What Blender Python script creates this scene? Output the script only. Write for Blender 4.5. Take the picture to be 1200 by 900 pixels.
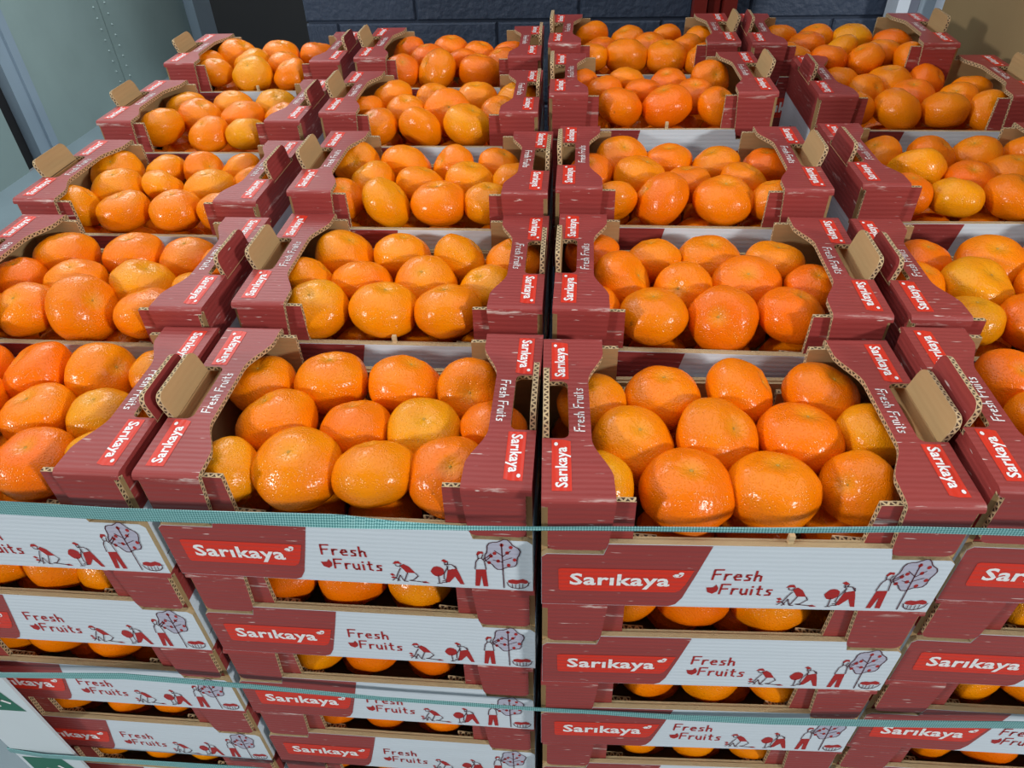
import bpy, math, random
from mathutils import Vector, Matrix, Euler, noise
from mathutils.geometry import tessellate_polygon

for _o in list(bpy.data.objects):
    bpy.data.objects.remove(_o)
scene = bpy.context.scene
C = scene.collection
R = random.Random(7)

# ------------------------------------------------------------------ camera
cam_data = bpy.data.cameras.new('camera')
cam = bpy.data.objects.new('camera', cam_data)
C.objects.link(cam)
cam_data.sensor_width = 36.0
cam_data.lens = 836.42 / 1200 * 36.0
cam_data.clip_start = 0.02
_r = Vector((0.996779, 0.075685, -0.026535))
_u = Vector((-0.027755, 0.635931, 0.771247))
_f = Vector((-0.075246, 0.768026, -0.635983))
cam.matrix_world = Matrix(((_r.x, _u.x, -_f.x, 0), (_r.y, _u.y, -_f.y, 0), (_r.z, _u.z, -_f.z, 1.505), (0, 0, 0, 1)))
scene.camera = cam

# ------------------------------------------------------------------ light
world = bpy.data.worlds.new('world')
scene.world = world
world.use_nodes = True
world.node_tree.nodes['Background'].inputs[0].default_value = (0.84, 0.93, 1.0, 1)
world.node_tree.nodes['Background'].inputs[1].default_value = 0.22


def lamp(name, loc, target, sx, sy, power, col=(1, 1, 1)):
    d = bpy.data.lights.new(name, 'AREA')
    d.shape = 'RECTANGLE'
    d.size, d.size_y, d.energy, d.color = sx, sy, power, col
    o = bpy.data.objects.new(name, d)
    C.objects.link(o)
    o.location = loc
    o.rotation_euler = (Vector(target) - Vector(loc)).to_track_quat('-Z', 'Y').to_euler()
    return o


lamp('aisle_light', (-3.0, -1.4, 2.35), (0, 0.8, 1.1), 0.40, 0.24, 86, (1.0, 0.98, 0.95))
lamp('aisle_light', (2.7, -1.7, 2.35), (0, 0.8, 1.1), 0.40, 0.24, 86, (1.0, 0.98, 0.95))
lamp('overhead_fill', (-0.3, 3.2, 3.6), (-0.3, 3.2, 0), 9.0, 7.0, 320, (0.97, 0.99, 1.0))
lamp('overhead_fill', (-1.6, 3.6, 3.3), (-2.2, 3.8, 0), 2.0, 2.0, 95, (0.9, 0.98, 1.0))  # added lamp with no known fixture, brightens the left metal wall
scene.view_settings.view_transform = 'Standard'
scene.view_settings.look = 'None'
scene.view_settings.gamma = 1.0
scene.view_settings.use_curve_mapping = False
scene.view_settings.exposure = -0.22

# ------------------------------------------------------------------ materials


def lin(c):
    return tuple(((v / 255) / 12.92 if v / 255 <= 0.04045 else (((v / 255) + 0.055) / 1.055) ** 2.4) for v in c) + (1,)


class NT:
    def __init__(s, name):
        s.m = bpy.data.materials.new(name)
        s.m.use_nodes = True
        s.t = s.m.node_tree
        s.b = s.t.nodes['Principled BSDF']

    def n(s, t, **kw):
        x = s.t.nodes.new(t)
        for k, v in kw.items():
            setattr(x, k, v)
        return x

    def l(s, a, b):
        s.t.links.new(a, b)

    def val(s, node, k, v):
        node.inputs[k].default_value = v

    def mix(s, fac, a, b, mode='MIX'):
        x = s.n('ShaderNodeMix', data_type='RGBA', blend_type=mode)
        for i, v in ((0, fac), (6, a), (7, b)):
            if hasattr(v, 'default_value') or hasattr(v, 'is_linked'):
                s.l(v, x.inputs[i])
            else:
                x.inputs[i].default_value = v
        return x.outputs[2]

    def math(s, op, a, b=0.0, c=0.0):
        x = s.n('ShaderNodeMath', operation=op)
        for i, v in enumerate((a, b, c)):
            if hasattr(v, 'is_linked'):
                s.l(v, x.inputs[i])
            else:
                x.inputs[i].default_value = v
        return x.outputs[0]

    def ramp(s, fac, stops):
        x = s.n('ShaderNodeValToRGB')
        e = x.color_ramp.elements
        while len(e) < len(stops):
            e.new(0.5)
        for i, (p, c) in enumerate(stops):
            e[i].position = p
            e[i].color = c
        s.l(fac, x.inputs[0])
        return x.outputs[0]


def paper(name, col, rough=0.5, corr=0.5, spot=0.0, var=0.10, worn=(0.8, 0.72, 0.66, 1), fold=False):
    """printed or plain cardboard: fine corrugation ribs along the sheet, small pale scuffs"""
    N = NT(name)
    tc = N.n('ShaderNodeTexCoord')
    uv = tc.outputs['UV']
    nz = N.n('ShaderNodeTexNoise')
    N.val(nz, 'Scale', 30.0); N.val(nz, 'Detail', 3.0)
    mp = N.n('ShaderNodeMapping')
    N.val(mp, 'Scale', (0.35, 2.4, 1.0))
    oi = N.n('ShaderNodeObjectInfo')
    N.l(uv, mp.inputs[0])
    N.l(N.math('MULTIPLY', oi.outputs['Random'], 9.0), mp.inputs[1])
    N.l(mp.outputs[0], nz.inputs[0])
    c = N.mix(nz.outputs[0], tuple(v * (1 - var) for v in col[:3]) + (1,), tuple(min(1, v * (1 + var)) for v in col[:3]) + (1,))
    if spot > 0:
        n2 = N.n('ShaderNodeTexNoise')
        N.val(n2, 'Scale', 170.0); N.val(n2, 'Detail', 2.0)
        N.l(mp.outputs[0], n2.inputs[0])
        c = N.mix(N.ramp(n2.outputs[0], [(0.72 - spot * 0.05, (0, 0, 0, 1)), (0.76, (0.8, 0.8, 0.8, 1))]), c, worn)
    if fold:      # ink rubbed off along the bend of the ledge
        sx = N.n('ShaderNodeSeparateXYZ')
        N.l(uv, sx.inputs[0])
        dist = N.math('ABSOLUTE', N.math('SUBTRACT', N.math('ABSOLUTE', sx.outputs[1]), 0.0985))
        near = N.math('SUBTRACT', 1.0, N.math('MINIMUM', N.math('MULTIPLY', dist, 190.0), 1.0))
        n4 = N.n('ShaderNodeTexNoise')
        N.val(n4, 'Scale', 60.0); N.val(n4, 'Detail', 5.0); N.val(n4, 'Roughness', 0.7)
        N.l(mp.outputs[0], n4.inputs[0])
        k = N.math('MULTIPLY', near, N.math('MULTIPLY', N.math('MAXIMUM', N.math('SUBTRACT', n4.outputs[0], 0.55), 0.0), 8.0))
        c = N.mix(N.math('MINIMUM', k, 0.75), c, worn)
    N.l(c, N.b.inputs['Base Color'])
    N.val(N.b, 'Roughness', rough); N.val(N.b, 'Specular IOR Level', 0.35)
    wv = N.n('ShaderNodeTexWave', wave_type='BANDS', bands_direction='Y')
    N.val(wv, 'Scale', 60.0); N.val(wv, 'Distortion', 1.0); N.val(wv, 'Detail', 2.0)
    N.l(uv, wv.inputs[0])
    bp = N.n('ShaderNodeBump')
    N.val(bp, 'Strength', corr); N.val(bp, 'Distance', 0.0009)
    N.l(N.math('ADD', wv.outputs['Fac'], nz.outputs[0]), bp.inputs['Height'])
    N.l(bp.outputs[0], N.b.inputs['Normal'])
    return N.m


MAROON = lin((150, 61, 58))
M_red = paper('maroon_print', MAROON, 0.42, 0.22, 0.35, fold=True)
M_white = paper('white_print', lin((208, 219, 228)), 0.5, 0.14, 0.0, 0.05)
M_kraft = paper('kraft_board', lin((176, 144, 100)), 0.85, 0.1, 0.0, 0.14)
M_lip = paper('kraft_edge', lin((196, 172, 132)), 0.9, 0.5, 0.0, 0.22)
M_logo = paper('bright_red_print', lin((214, 52, 32)), 0.4, 0.3, 0.0, 0.05)
M_ink = paper('dark_red_ink', lin((170, 36, 34)), 0.5, 0.2, 0.0, 0.05)
M_line = paper('line_ink', lin((84, 34, 44)), 0.5, 0.2, 0.0, 0.05)
M_grey = paper('grey_tree_print', lin((178, 178, 196)), 0.5, 0.2, 0.0, 0.05)
M_letter = paper('white_lettering', lin((238, 236, 236)), 0.5, 0.2, 0.0, 0.03)


def flute():
    """cut edge of double-wall corrugated board (UV: metres along, 0..1 across)"""
    N = NT('corrugated_edge')
    tc = N.n('ShaderNodeTexCoord')
    sp = N.n('ShaderNodeSeparateXYZ')
    N.l(tc.outputs['UV'], sp.inputs[0])
    u, v = sp.outputs[0], sp.outputs[1]
    tri = N.math('ABSOLUTE', N.math('SUBTRACT', N.math('MULTIPLY', N.math('FRACT', N.math('MULTIPLY', u, 1 / 0.0062)), 2.0), 1.0))
    d = N.math('ABSOLUTE', N.math('SUBTRACT', v, tri))
    wave = N.math('LESS_THAN', d, 0.30)
    rim = N.math('GREATER_THAN', N.math('ABSOLUTE', N.math('SUBTRACT', v, 0.5)), 0.36)
    k = N.math('MAXIMUM', wave, rim)
    c = N.mix(k, lin((74, 52, 38)), lin((196, 170, 130)))
    N.l(c, N.b.inputs['Base Color'])
    N.val(N.b, 'Roughness', 0.9)
    bp = N.n('ShaderNodeBump')
    N.val(bp, 'Strength', 0.6); N.val(bp, 'Distance', 0.001)
    N.l(k, bp.inputs['Height'])
    N.l(bp.outputs[0], N.b.inputs['Normal'])
    return N.m


M_flute = flute()


def peel():
    N = NT('tangerine_peel')
    oi = N.n('ShaderNodeObjectInfo')
    tc = N.n('ShaderNodeTexCoord')
    ob = tc.outputs['Object']
    n1 = N.n('ShaderNodeTexNoise', noise_dimensions='4D')
    N.val(n1, 'Scale', 26.0); N.val(n1, 'Detail', 3.0)
    N.l(ob, n1.inputs[0]); N.l(N.math('MULTIPLY', oi.outputs['Random'], 40.0), n1.inputs['W'])
    base = oi.outputs['Color']
    dark = N.mix(0.55, base, (1.0, 0.62, 0.35, 1), 'MULTIPLY')
    c = N.mix(N.ramp(n1.outputs[0], [(0.35, (0, 0, 0, 1)), (0.68, (1, 1, 1, 1))]), dark, base)
    # yellower around the calyx
    sp = N.n('ShaderNodeSeparateXYZ')
    N.l(ob, sp.inputs[0])
    rad = N.math('SQRT', N.math('ADD', N.math('MULTIPLY', sp.outputs[0], sp.outputs[0]), N.math('MULTIPLY', sp.outputs[1], sp.outputs[1])))
    top = N.math('MULTIPLY', N.math('GREATER_THAN', sp.outputs[2], 0.0), N.math('SUBTRACT', 1.0, N.math('MINIMUM', N.math('MULTIPLY', rad, 1 / 0.012), 1.0)))
    c = N.mix(N.math('MULTIPLY', top, 0.55), c, lin((222, 160, 40)))
    vo = N.n('ShaderNodeTexVoronoi', feature='F1')
    N.val(vo, 'Scale', 560.0)
    N.l(ob, vo.inputs[0])
    n2 = N.n('ShaderNodeTexNoise')
    N.val(n2, 'Scale', 300.0); N.val(n2, 'Detail', 2.0)
    N.l(ob, n2.inputs[0])
    pit = N.ramp(vo.outputs['Distance'], [(0.0, (0, 0, 0, 1)), (0.45, (1, 1, 1, 1))])
    c = N.mix(N.math('MULTIPLY', N.math('SUBTRACT', 1.0, pit), 0.10), c, N.mix(1.0, c, (0.8, 0.5, 0.3, 1), 'MULTIPLY'))
    # small brown blemishes
    n3 = N.n('ShaderNodeTexNoise', noise_dimensions='4D')
    N.val(n3, 'Scale', 95.0); N.val(n3, 'Detail', 1.0)
    N.l(ob, n3.inputs[0]); N.l(N.math('MULTIPLY', oi.outputs['Random'], 91.0), n3.inputs['W'])
    c = N.mix(N.ramp(n3.outputs[0], [(0.77, (0, 0, 0, 1)), (0.82, (0.55, 0.55, 0.55, 1))]), c, lin((140, 84, 30)))
    N.l(c, N.b.inputs['Base Color'])
    N.val(N.b, 'Roughness', 0.21)
    N.val(N.b, 'Specular IOR Level', 0.34)
    N.val(N.b, 'Subsurface Weight', 0.05)
    N.val(N.b, 'Subsurface Radius', (0.012, 0.005, 0.002))
    N.val(N.b, 'Subsurface Scale', 0.5)
    bp = N.n('ShaderNodeBump')
    N.val(bp, 'Strength', 0.52); N.val(bp, 'Distance', 0.0010)
    N.l(N.math('ADD', N.math('MULTIPLY', pit, 0.7), N.math('MULTIPLY', n2.outputs[0], 0.9)), bp.inputs['Height'])
    N.l(bp.outputs[0], N.b.inputs['Normal'])
    return N.m


M_peel = peel()


def plain(name, col, rough=0.5, metal=0.0, scale=6.0, var=0.15, bump=0.0, bdist=0.002, nscale=None, stretch=(1, 1, 1)):
    N = NT(name)
    tc = N.n('ShaderNodeTexCoord')
    mp = N.n('ShaderNodeMapping')
    N.val(mp, 'Scale', stretch)
    N.l(tc.outputs['Object'], mp.inputs[0])
    nz = N.n('ShaderNodeTexNoise')
    N.val(nz, 'Scale', scale); N.val(nz, 'Detail', 5.0)
    N.l(mp.outputs[0], nz.inputs[0])
    c = N.mix(nz.outputs[0], tuple(v * (1 - var) for v in col[:3]) + (1,), tuple(min(1, v * (1 + var)) for v in col[:3]) + (1,))
    N.l(c, N.b.inputs['Base Color'])
    N.val(N.b, 'Roughness', rough); N.val(N.b, 'Metallic', metal)
    if bump:
        n2 = N.n('ShaderNodeTexNoise')
        N.val(n2, 'Scale', nscale or scale * 6); N.val(n2, 'Detail', 4.0)
        N.l(mp.outputs[0], n2.inputs[0])
        bp = N.n('ShaderNodeBump')
        N.val(bp, 'Strength', bump); N.val(bp, 'Distance', bdist)
        N.l(n2.outputs[0], bp.inputs['Height'])
        N.l(bp.outputs[0], N.b.inputs['Normal'])
    return N.m


M_calyx = plain('calyx', lin((190, 146, 56)), 0.7, 0, 300)
M_green = plain('calyx_green', lin((52, 96, 44)), 0.7, 0, 300)
M_block = plain('painted_block', lin((52, 64, 84)), 0.6, 0, 5, 0.18, 0.8, 0.006, 60)
M_mortar = plain('painted_mortar', lin((50, 62, 82)), 0.7, 0, 8, 0.1)
M_floor = plain('concrete_floor', lin((112, 127, 134)), 0.45, 0, 3, 0.22, 0.15, 0.002, 40)
M_metal = plain('galvanised_panel', lin((142, 160, 158)), 0.42, 0.15, 3.0, 0.16, 0.1, 0.002, 14)
M_metal2 = plain('grey_painted_metal', lin((140, 156, 170)), 0.4, 0.1, 5, 0.08)
M_dark = plain('dark_gap_black', lin((17, 13, 15)), 0.6, 0, 5, 0.2)  # near-black; on the rear block it stands in for lack of light
M_redsteel = plain('red_oxide_steel', lin((120, 32, 24)), 0.45, 0, 6, 0.15)
M_greymetal = plain('mid_grey_metal', lin((112, 118, 134)), 0.4, 0.1, 6, 0.08)
M_whitemetal = plain('white_painted_metal', lin((200, 210, 222)), 0.4, 0, 6, 0.05)
M_board = plain('brown_fibreboard', lin((152, 128, 90)), 0.85, 0, 3, 0.18, 0.2, 0.001, 200, (1, 1, 0.5))
M_wood = plain('pallet_wood', lin((176, 142, 98)), 0.85, 0, 8, 0.25, 0.3, 0.002, 60, (0.2, 3, 3))
M_post = plain('white_edge_board', lin((206, 218, 224)), 0.5, 0, 10, 0.04)
M_greenink = plain('green_print', lin((18, 102, 78)), 0.5, 0, 10, 0.05)


def strap_mat():
    N = NT('teal_strapping')
    tc = N.n('ShaderNodeTexCoord')
    vo = N.n('ShaderNodeTexVoronoi', feature='F1')
    mp = N.n('ShaderNodeMapping')
    N.val(mp, 'Rotation', (0, 0, 0.78)); N.val(mp, 'Scale', (700, 700, 700))
    N.l(tc.outputs['UV'], mp.inputs[0])
    ck = N.n('ShaderNodeTexChecker')
    N.val(ck, 'Scale', 1.0)
    N.val(ck, 'Color1', lin((66, 124, 126))); N.val(ck, 'Color2', lin((138, 190, 190)))
    N.l(mp.outputs[0], ck.inputs[0])
    N.l(ck.outputs[0], N.b.inputs['Base Color'])
    N.val(N.b, 'Roughness', 0.35)
    bp = N.n('ShaderNodeBump')
    N.val(bp, 'Strength', 0.6); N.val(bp, 'Distance', 0.0006)
    N.l(ck.outputs[1], bp.inputs['Height'])
    N.l(bp.outputs[0], N.b.inputs['Normal'])
    return N.m


M_strap = strap_mat()

# ------------------------------------------------------------------ mesh helpers


class MB:
    def __init__(s):
        s.v, s.f, s.m, s.uv, s.mats = [], [], [], [], []

    def mi(s, mat):
        if mat not in s.mats:
            s.mats.append(mat)
        return s.mats.index(mat)

    def face(s, pts, mat, uvs=None):
        i = len(s.v)
        s.v += [tuple(p) for p in pts]
        s.f.append(tuple(range(i, i + len(pts))))
        s.m.append(s.mi(mat))
        s.uv += list(uvs) if uvs else [(p[0], p[1] if abs(p[1]) > 1e-9 else p[2]) for p in pts]

    def box(s, x0, y0, z0, x1, y1, z1, mat):
        q = lambda a, b, c, d, uv: s.face([a, b, c, d], mat, uv)
        X, Y, Z = x1 - x0, y1 - y0, z1 - z0
        r = lambda a, b: [(0, 0), (a, 0), (a, b), (0, b)]
        q((x0, y0, z0), (x1, y0, z0), (x1, y0, z1), (x0, y0, z1), r(X, Z))
        q((x1, y1, z0), (x0, y1, z0), (x0, y1, z1), (x1, y1, z1), r(X, Z))
        q((x0, y1, z0), (x0, y0, z0), (x0, y0, z1), (x0, y1, z1), r(Y, Z))
        q((x1, y0, z0), (x1, y1, z0), (x1, y1, z1), (x1, y0, z1), r(Y, Z))
        q((x0, y0, z1), (x1, y0, z1), (x1, y1, z1), (x0, y1, z1), r(X, Y))
        q((x0, y1, z0), (x1, y1, z0), (x1, y0, z0), (x0, y0, z0), r(X, Y))

    def sheet(s, loops, t, fr, mf, mb, me):
        """flat board: outline + holes (first loop outline) in 2-D metres; fr maps (a, b, depth) to 3-D; front at depth 0"""
        P = [Vector((a, b, 0)) for lp in loops for a, b in lp]
        tris = tessellate_polygon([[Vector((a, b, 0)) for a, b in lp] for lp in loops])
        for tr in tris:
            a, b, c = (P[i] for i in tr)
            if (b - a).cross(c - a).z < 0:
                b, c = c, b
            s.face([fr(p.x, p.y, 0) for p in (a, b, c)], mf, [(p.x, p.y) for p in (a, b, c)])
            s.face([fr(p.x, p.y, t) for p in (c, b, a)], mb, [(p.x, p.y) for p in (c, b, a)])
        for lp in loops:
            n = len(lp)
            u = 0
            for i in range(n):
                a, b = lp[i], lp[(i + 1) % n]
                L = math.dist(a, b)
                s.face([fr(*a, 0), fr(*a, t), fr(*b, t), fr(*b, 0)], me, [(u, 0), (u, 1), (u + L, 1), (u + L, 0)])
                u += L

    def poly(s, pts, fr, mat, d):
        P = [Vector((a, b, 0)) for a, b in pts]
        for tr in tessellate_polygon([P]):
            a, b, c = (P[i] for i in tr)
            if (b - a).cross(c - a).z < 0:
                b, c = c, b
            s.face([fr(p.x, p.y, -d) for p in (a, b, c)], mat, [(p.x, p.y) for p in (a, b, c)])

    def stroke(s, pts, w, fr, mat, d):
        for (a, b) in zip(pts, pts[1:]):
            dx, dy = b[0] - a[0], b[1] - a[1]
            L = math.hypot(dx, dy) or 1e-9
            nx, ny = -dy / L * w / 2, dx / L * w / 2
            ex, ey = dx / L * w * 0.3, dy / L * w * 0.3
            q = [(a[0] - nx - ex, a[1] - ny - ey), (b[0] - nx + ex, b[1] - ny + ey), (b[0] + nx + ex, b[1] + ny + ey), (a[0] + nx - ex, a[1] + ny - ey)]
            s.face([fr(x, y, -d) for x, y in q], mat, q)

    def mesh(s, name, smooth=False):
        me = bpy.data.meshes.new(name)
        me.from_pydata(s.v, [], s.f)
        for m in s.mats:
            me.materials.append(m)
        me.polygons.foreach_set('material_index', s.m)
        uv = me.uv_layers.new(name='UVMap')
        uv.data.foreach_set('uv', [c for p in s.uv for c in p])
        if smooth:
            me.polygons.foreach_set('use_smooth', [True] * len(me.polygons))
        me.update()
        return me


def link(name, data, parent=None, loc=(0, 0, 0), rot=(0, 0, 0), scale=None):
    o = bpy.data.objects.new(name, data)
    C.objects.link(o)
    o.location, o.rotation_euler = loc, rot
    if scale:
        o.scale = scale
    if parent:
        o.parent = parent
    return o


def tag(o, label, cat, group=None, kind=None):
    if label:
        o['label'] = label
    if cat:
        o['category'] = cat
    if group:
        o['group'] = group
    if kind:
        o['kind'] = kind
    return o


def rounded(x0, y0, x1, y1, r, n=4, corners=(1, 1, 1, 1)):
    """ccw rounded rectangle; corners = bl, br, tr, tl"""
    out = []
    for k, (cx, cy, a0) in enumerate(((x0 + r, y0 + r, 180), (x1 - r, y0 + r, 270), (x1 - r, y1 - r, 0), (x0 + r, y1 - r, 90))):
        if not corners[k]:
            out.append(((x0, y0), (x1, y0), (x1, y1), (x0, y1))[k])
            continue
        for i in range(n + 1):
            a = math.radians(a0 + 90 * i / n)
            out.append((cx + r * math.cos(a), cy + r * math.sin(a)))
    return out


def ellipse(cx, cy, rx, ry, n=14):
    return [(cx + rx * math.cos(2 * math.pi * i / n), cy + ry * math.sin(2 * math.pi * i / n)) for i in range(n)]

# ------------------------------------------------------------------ the room
def struct(name, mb, label=None):
    o = link(name, mb.mesh(name))
    o['kind'] = 'structure'
    if label:
        o['label'] = label
    return o


m = MB(); m.box(-2.93, -1.2, -0.1, 2.6, 6.3, 0.0, M_floor); struct('floor', m, 'grey blue scuffed concrete floor')

# galvanised wall on the left, built of separate panels with a frame post
m = MB(); m.box(-3.10, -1.2, 0, -3.00, 6.3, 3.0, M_metal); left_wall = struct('wall_left', m, 'grey green galvanised metal wall with rivet lines')
panel = MB(); panel.box(-3.0, 0.0, 0.0, -2.93, 1.0, 3.0, M_metal)
pm = panel.mesh('metal_panel')
for y0, y1 in ((-1.2, 0.35), (0.365, 1.95), (1.965, 3.51), (3.77, 4.655), (4.665, 5.72)):
    link('metal_panel', pm, left_wall, (0, y0, 0), scale=(1, y1 - y0, 1))
m = MB(); m.box(-3.0, 3.61, 0, -2.90, 3.70, 3.0, M_metal2); m.box(-3.0, 3.70, 0, -2.885, 3.76, 3.0, M_metal2); link('frame_post', m.mesh('frame_post'), left_wall)
m = MB(); m.box(-3.0, 5.73, 0, -2.86, 6.10, 3.0, M_metal2); link('frame_post', m.mesh('end_post'), left_wall)
m = MB(); m.box(-3.0, 3.52, 0, -2.95, 3.60, 3.0, M_dark); link('seam', m.mesh('seam'), left_wall)
rv = MB()
for yy in (4.60, 4.73):
    for k in range(40):
        cy, cz, r = yy, 0.02 + k * 0.062, 0.008
        ring = [(-2.93, cy + r * math.cos(a * math.pi / 3), cz + r * math.sin(a * math.pi / 3)) for a in range(6)]
        for a in range(6):
            rv.face([ring[a], ring[(a + 1) % 6], (-2.922, cy, cz)], M_metal)
rivets = link('rivet', rv.mesh('rivet'), left_wall); rivets['kind'] = 'stuff'

# black block standing in for the unlit opening past the block wall
m = MB(); m.box(-2.285, 4.8, 0, -0.9, 6.2, 3.0, M_dark); struct('dark_opening_fill', m, 'black fill standing in for the dark unlit opening')

# painted block wall behind the crates
m = MB(); m.box(-0.668, 1.912, 0, 2.2, 2.06, 3.0, M_mortar); back_wall = struct('wall_back', m, 'dark blue grey painted block wall')
bm_ = MB()
bw, bh, g_ = 0.395, 0.195, 0.0045


def bevel_block(mb, w, h, d, mat, e=0.004):
    o = [(0, 0), (w, 0), (w, h), (0, h)]
    i = [(e, e), (w - e, e), (w - e, h - e), (e, h - e)]
    mb.face([(x, 0, z) for x, z in i], mat)
    for k in range(4):
        a, b = o[k], o[(k + 1) % 4]; c, dd = i[(k + 1) % 4], i[k]
        mb.face([(a[0], e, a[1]), (b[0], e, b[1]), (c[0], 0, c[1]), (dd[0], 0, dd[1])], mat)
        mb.face([(a[0], d, a[1]), (b[0], d, b[1]), (b[0], e, b[1]), (a[0], e, a[1])], mat)


bevel_block(bm_, bw, bh, 0.010, M_block)
block = bm_.mesh('wall_block')
for row in range(15):
    z = -0.118 + row * 0.2 + 0.0
    off = 0.0 if row % 2 else 0.2
    for k in range(-1, 8):
        x0 = -0.59 + off - 0.4 + k * 0.4
        x1 = x0 + bw
        a, b = max(x0, -0.672), min(x1, 2.2)
        zz, zh = max(z, 0.0), min(z + bh, 3.0)
        if b - a < 0.02 or zh - zz < 0.02:
            continue
        o = link('wall_block', block, back_wall, (a, 1.905 + R.uniform(-0.001, 0.001), zz), scale=((b - a) / bw, 1, (zh - zz) / bh))

m = MB()
m.box(0.270, 1.85, 0, 0.300, 1.895, 3.0, M_redsteel); m.box(0.306, 1.87, 0, 0.332, 1.895, 3.0, M_redsteel); m.box(0.338, 1.85, 0, 0.368, 1.895, 3.0, M_redsteel)
m.box(0.270, 1.885, 0, 0.368, 1.895, 3.0, M_redsteel)
tag(link('steel_post', m.mesh('steel_post')), 'dark red ribbed steel post against the painted block wall', 'post')
dr = link('door_frame', None, None, (0, 0, 0))
tag(dr, 'white and grey metal door frame behind the right end of the back row', 'frame')
for nm, x0, x1, y0, mt in (('flange', 0.716, 0.742, 1.83, M_whitemetal), ('channel', 0.742, 0.772, 1.855, M_greymetal), ('channel', 0.777, 0.812, 1.865, M_metal2), ('flange', 0.812, 0.836, 1.82, M_whitemetal)):
    m = MB(); m.box(x0, y0, 0, x1, 1.896, 2.6, mt); link(nm, m.mesh(nm), dr)
m = MB(); m.box(0.845, 1.87, 0, 2.2, 1.897, 2.9, M_dark); link('dark_panel', m.mesh('dark_panel'), dr)
m = MB(); m.box(0.668, 0.62, 0.0, 0.684, 1.50, 2.2, M_board)
tag(link('fibreboard_sheet', m.mesh('fibreboard_sheet')), 'tall brown fibreboard sheet standing right beside the rightmost crates', 'board')

# pallet
pal = link('pallet', None, None, (0, 0.86, 0))
tag(pal, 'wooden pallet under the crate stacks', 'pallet')
m = MB(); m.box(-0.66, -0.045, 0, 0.645, 0.045, 0.022, M_wood); brd = m.mesh('deck_board')
for k in range(9):
    link('deck_board', brd, pal, (0, -0.475 + k * 0.1185, 0.1225))
for k in range(3):
    link('bottom_board', brd, pal, (0, -0.475 + k * 0.474, 0.0))
    for j in (-0.59, -0.01, 0.575):
        m = MB(); m.box(j - 0.06, -0.045, 0.022, j + 0.06, 0.045, 0.1225, M_wood)
        link('block', m.mesh('block'), pal, (0, -0.475 + k * 0.474, 0))

# ------------------------------------------------------------------ crate meshes
W, D, H = 0.300, 0.194, 0.122
T = 0.0046
PH = 0.077      # height of the low printed front
hx, hy = W / 2, D / 2

m = MB(); m.box(-hx + T, -hy + T, 0.001, hx - T, hy - T, 0.005, M_kraft); ME_base = m.mesh('crate_base')

# long low panel (front); outline in (x, z)
step = 0.0125
pl = [(-hx, 0), (hx, 0), (hx, PH - step - 0.004), (hx - 0.004, PH - step), (0.104, PH - step), (0.101, PH), (-0.101, PH), (-0.104, PH - step), (-hx + 0.004, PH - step), (-hx, PH - step - 0.004)]
FR_front = lambda a, b, d: (a, -hy + d, b)
m = MB()
m.sheet([pl], T, FR_front, M_white, M_kraft, M_lip)
li = [(-0.090, 0.006), (0.090, 0.006), (0.090, PH - 0.001), (-0.090, PH - 0.001)]
m.sheet([li], 0.003, lambda a, b, d: (a, -hy + T + 0.0004 + d, b), M_kraft, M_kraft, M_lip)
for sg in (-1, 1):
    a0, a1 = sorted((sg * 0.064, sg * 0.094))
    m.sheet([[(a0, 0.006), (a1, 0.006), (a1, PH - 0.007), (a0, PH - 0.004)]], 0.0062, lambda a, b, d: (a, -hy + T + 0.0040 + d, b), M_kraft, M_kraft, M_flute)
ME_panel = m.mesh('low_panel')


def glyphs(txt, h, track):
    G = {
        'F': ([[(0.0, 0), (0.06, 1)], [(0.06, 1), (.58, 1.02)], [(0.03, .52), (.45, .56)]], .60),
        'r': ([[(0, 0), (0.02, .6)], [(0.02, .38), (.15, .58), (.34, .58)]], .40),
        'e': ([[(.02, .32), (.40, .38), (.34, .58), (.14, .58), (0, .32), (.12, .04), (.40, .06)]], .50),
        's': ([[(.36, .58), (.10, .57), (.08, .40), (.30, .26), (.28, .05), (0, .02)]], .45),
        'h': ([[(0, 0), (0.02, 1)], [(0.01, .38), (.18, .57), (.34, .48), (.36, 0)]], .48),
        'u': ([[(0, .6), (0, .18), (.14, 0), (.33, .14)], [(.35, .6), (.36, 0)]], .48),
        'i': ([[(0.02, 0), (0.02, .58)], [(0.02, .80), (.03, .88)]], .16),
        't': ([[(.14, .95), (.13, .08), (.30, .02)], [(0, .62), (.32, .65)]], .42),
        ' ': ([], .30)}
    out, x = [], 0
    for ch in txt:
        st, w = G[ch]
        for s_ in st:
            out.append([((x + a) * h, b * h) for a, b in s_])
        x += w + track
    return out, x * h


def logo_mesh():
    """letters of the brand word as triangles, unit cap height, baseline at 0"""
    cu = bpy.data.curves.new('word', 'FONT')
    cu.body = 'Sar\u0131kaya'
    cu.size = 1.0
    cu.offset = 0.027
    cu.resolution_u = 2
    cu.space_character = 1.06
    o = bpy.data.objects.new('word', cu)
    C.objects.link(o)
    dg = bpy.context.evaluated_depsgraph_get()
    me = bpy.data.meshes.new_from_object(o.evaluated_get(dg))
    me.calc_loop_triangles()
    V = [(v.co.x, v.co.y) for v in me.vertices]
    tr = [tuple(t.vertices) for t in me.loop_triangles]
    w = max(v[0] for v in V)
    cap = 0.74
    C.objects.unlink(o)
    bpy.data.objects.remove(o)
    return [(x / w, y / cap) for x, y in V], tr


WORD = logo_mesh()


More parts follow.
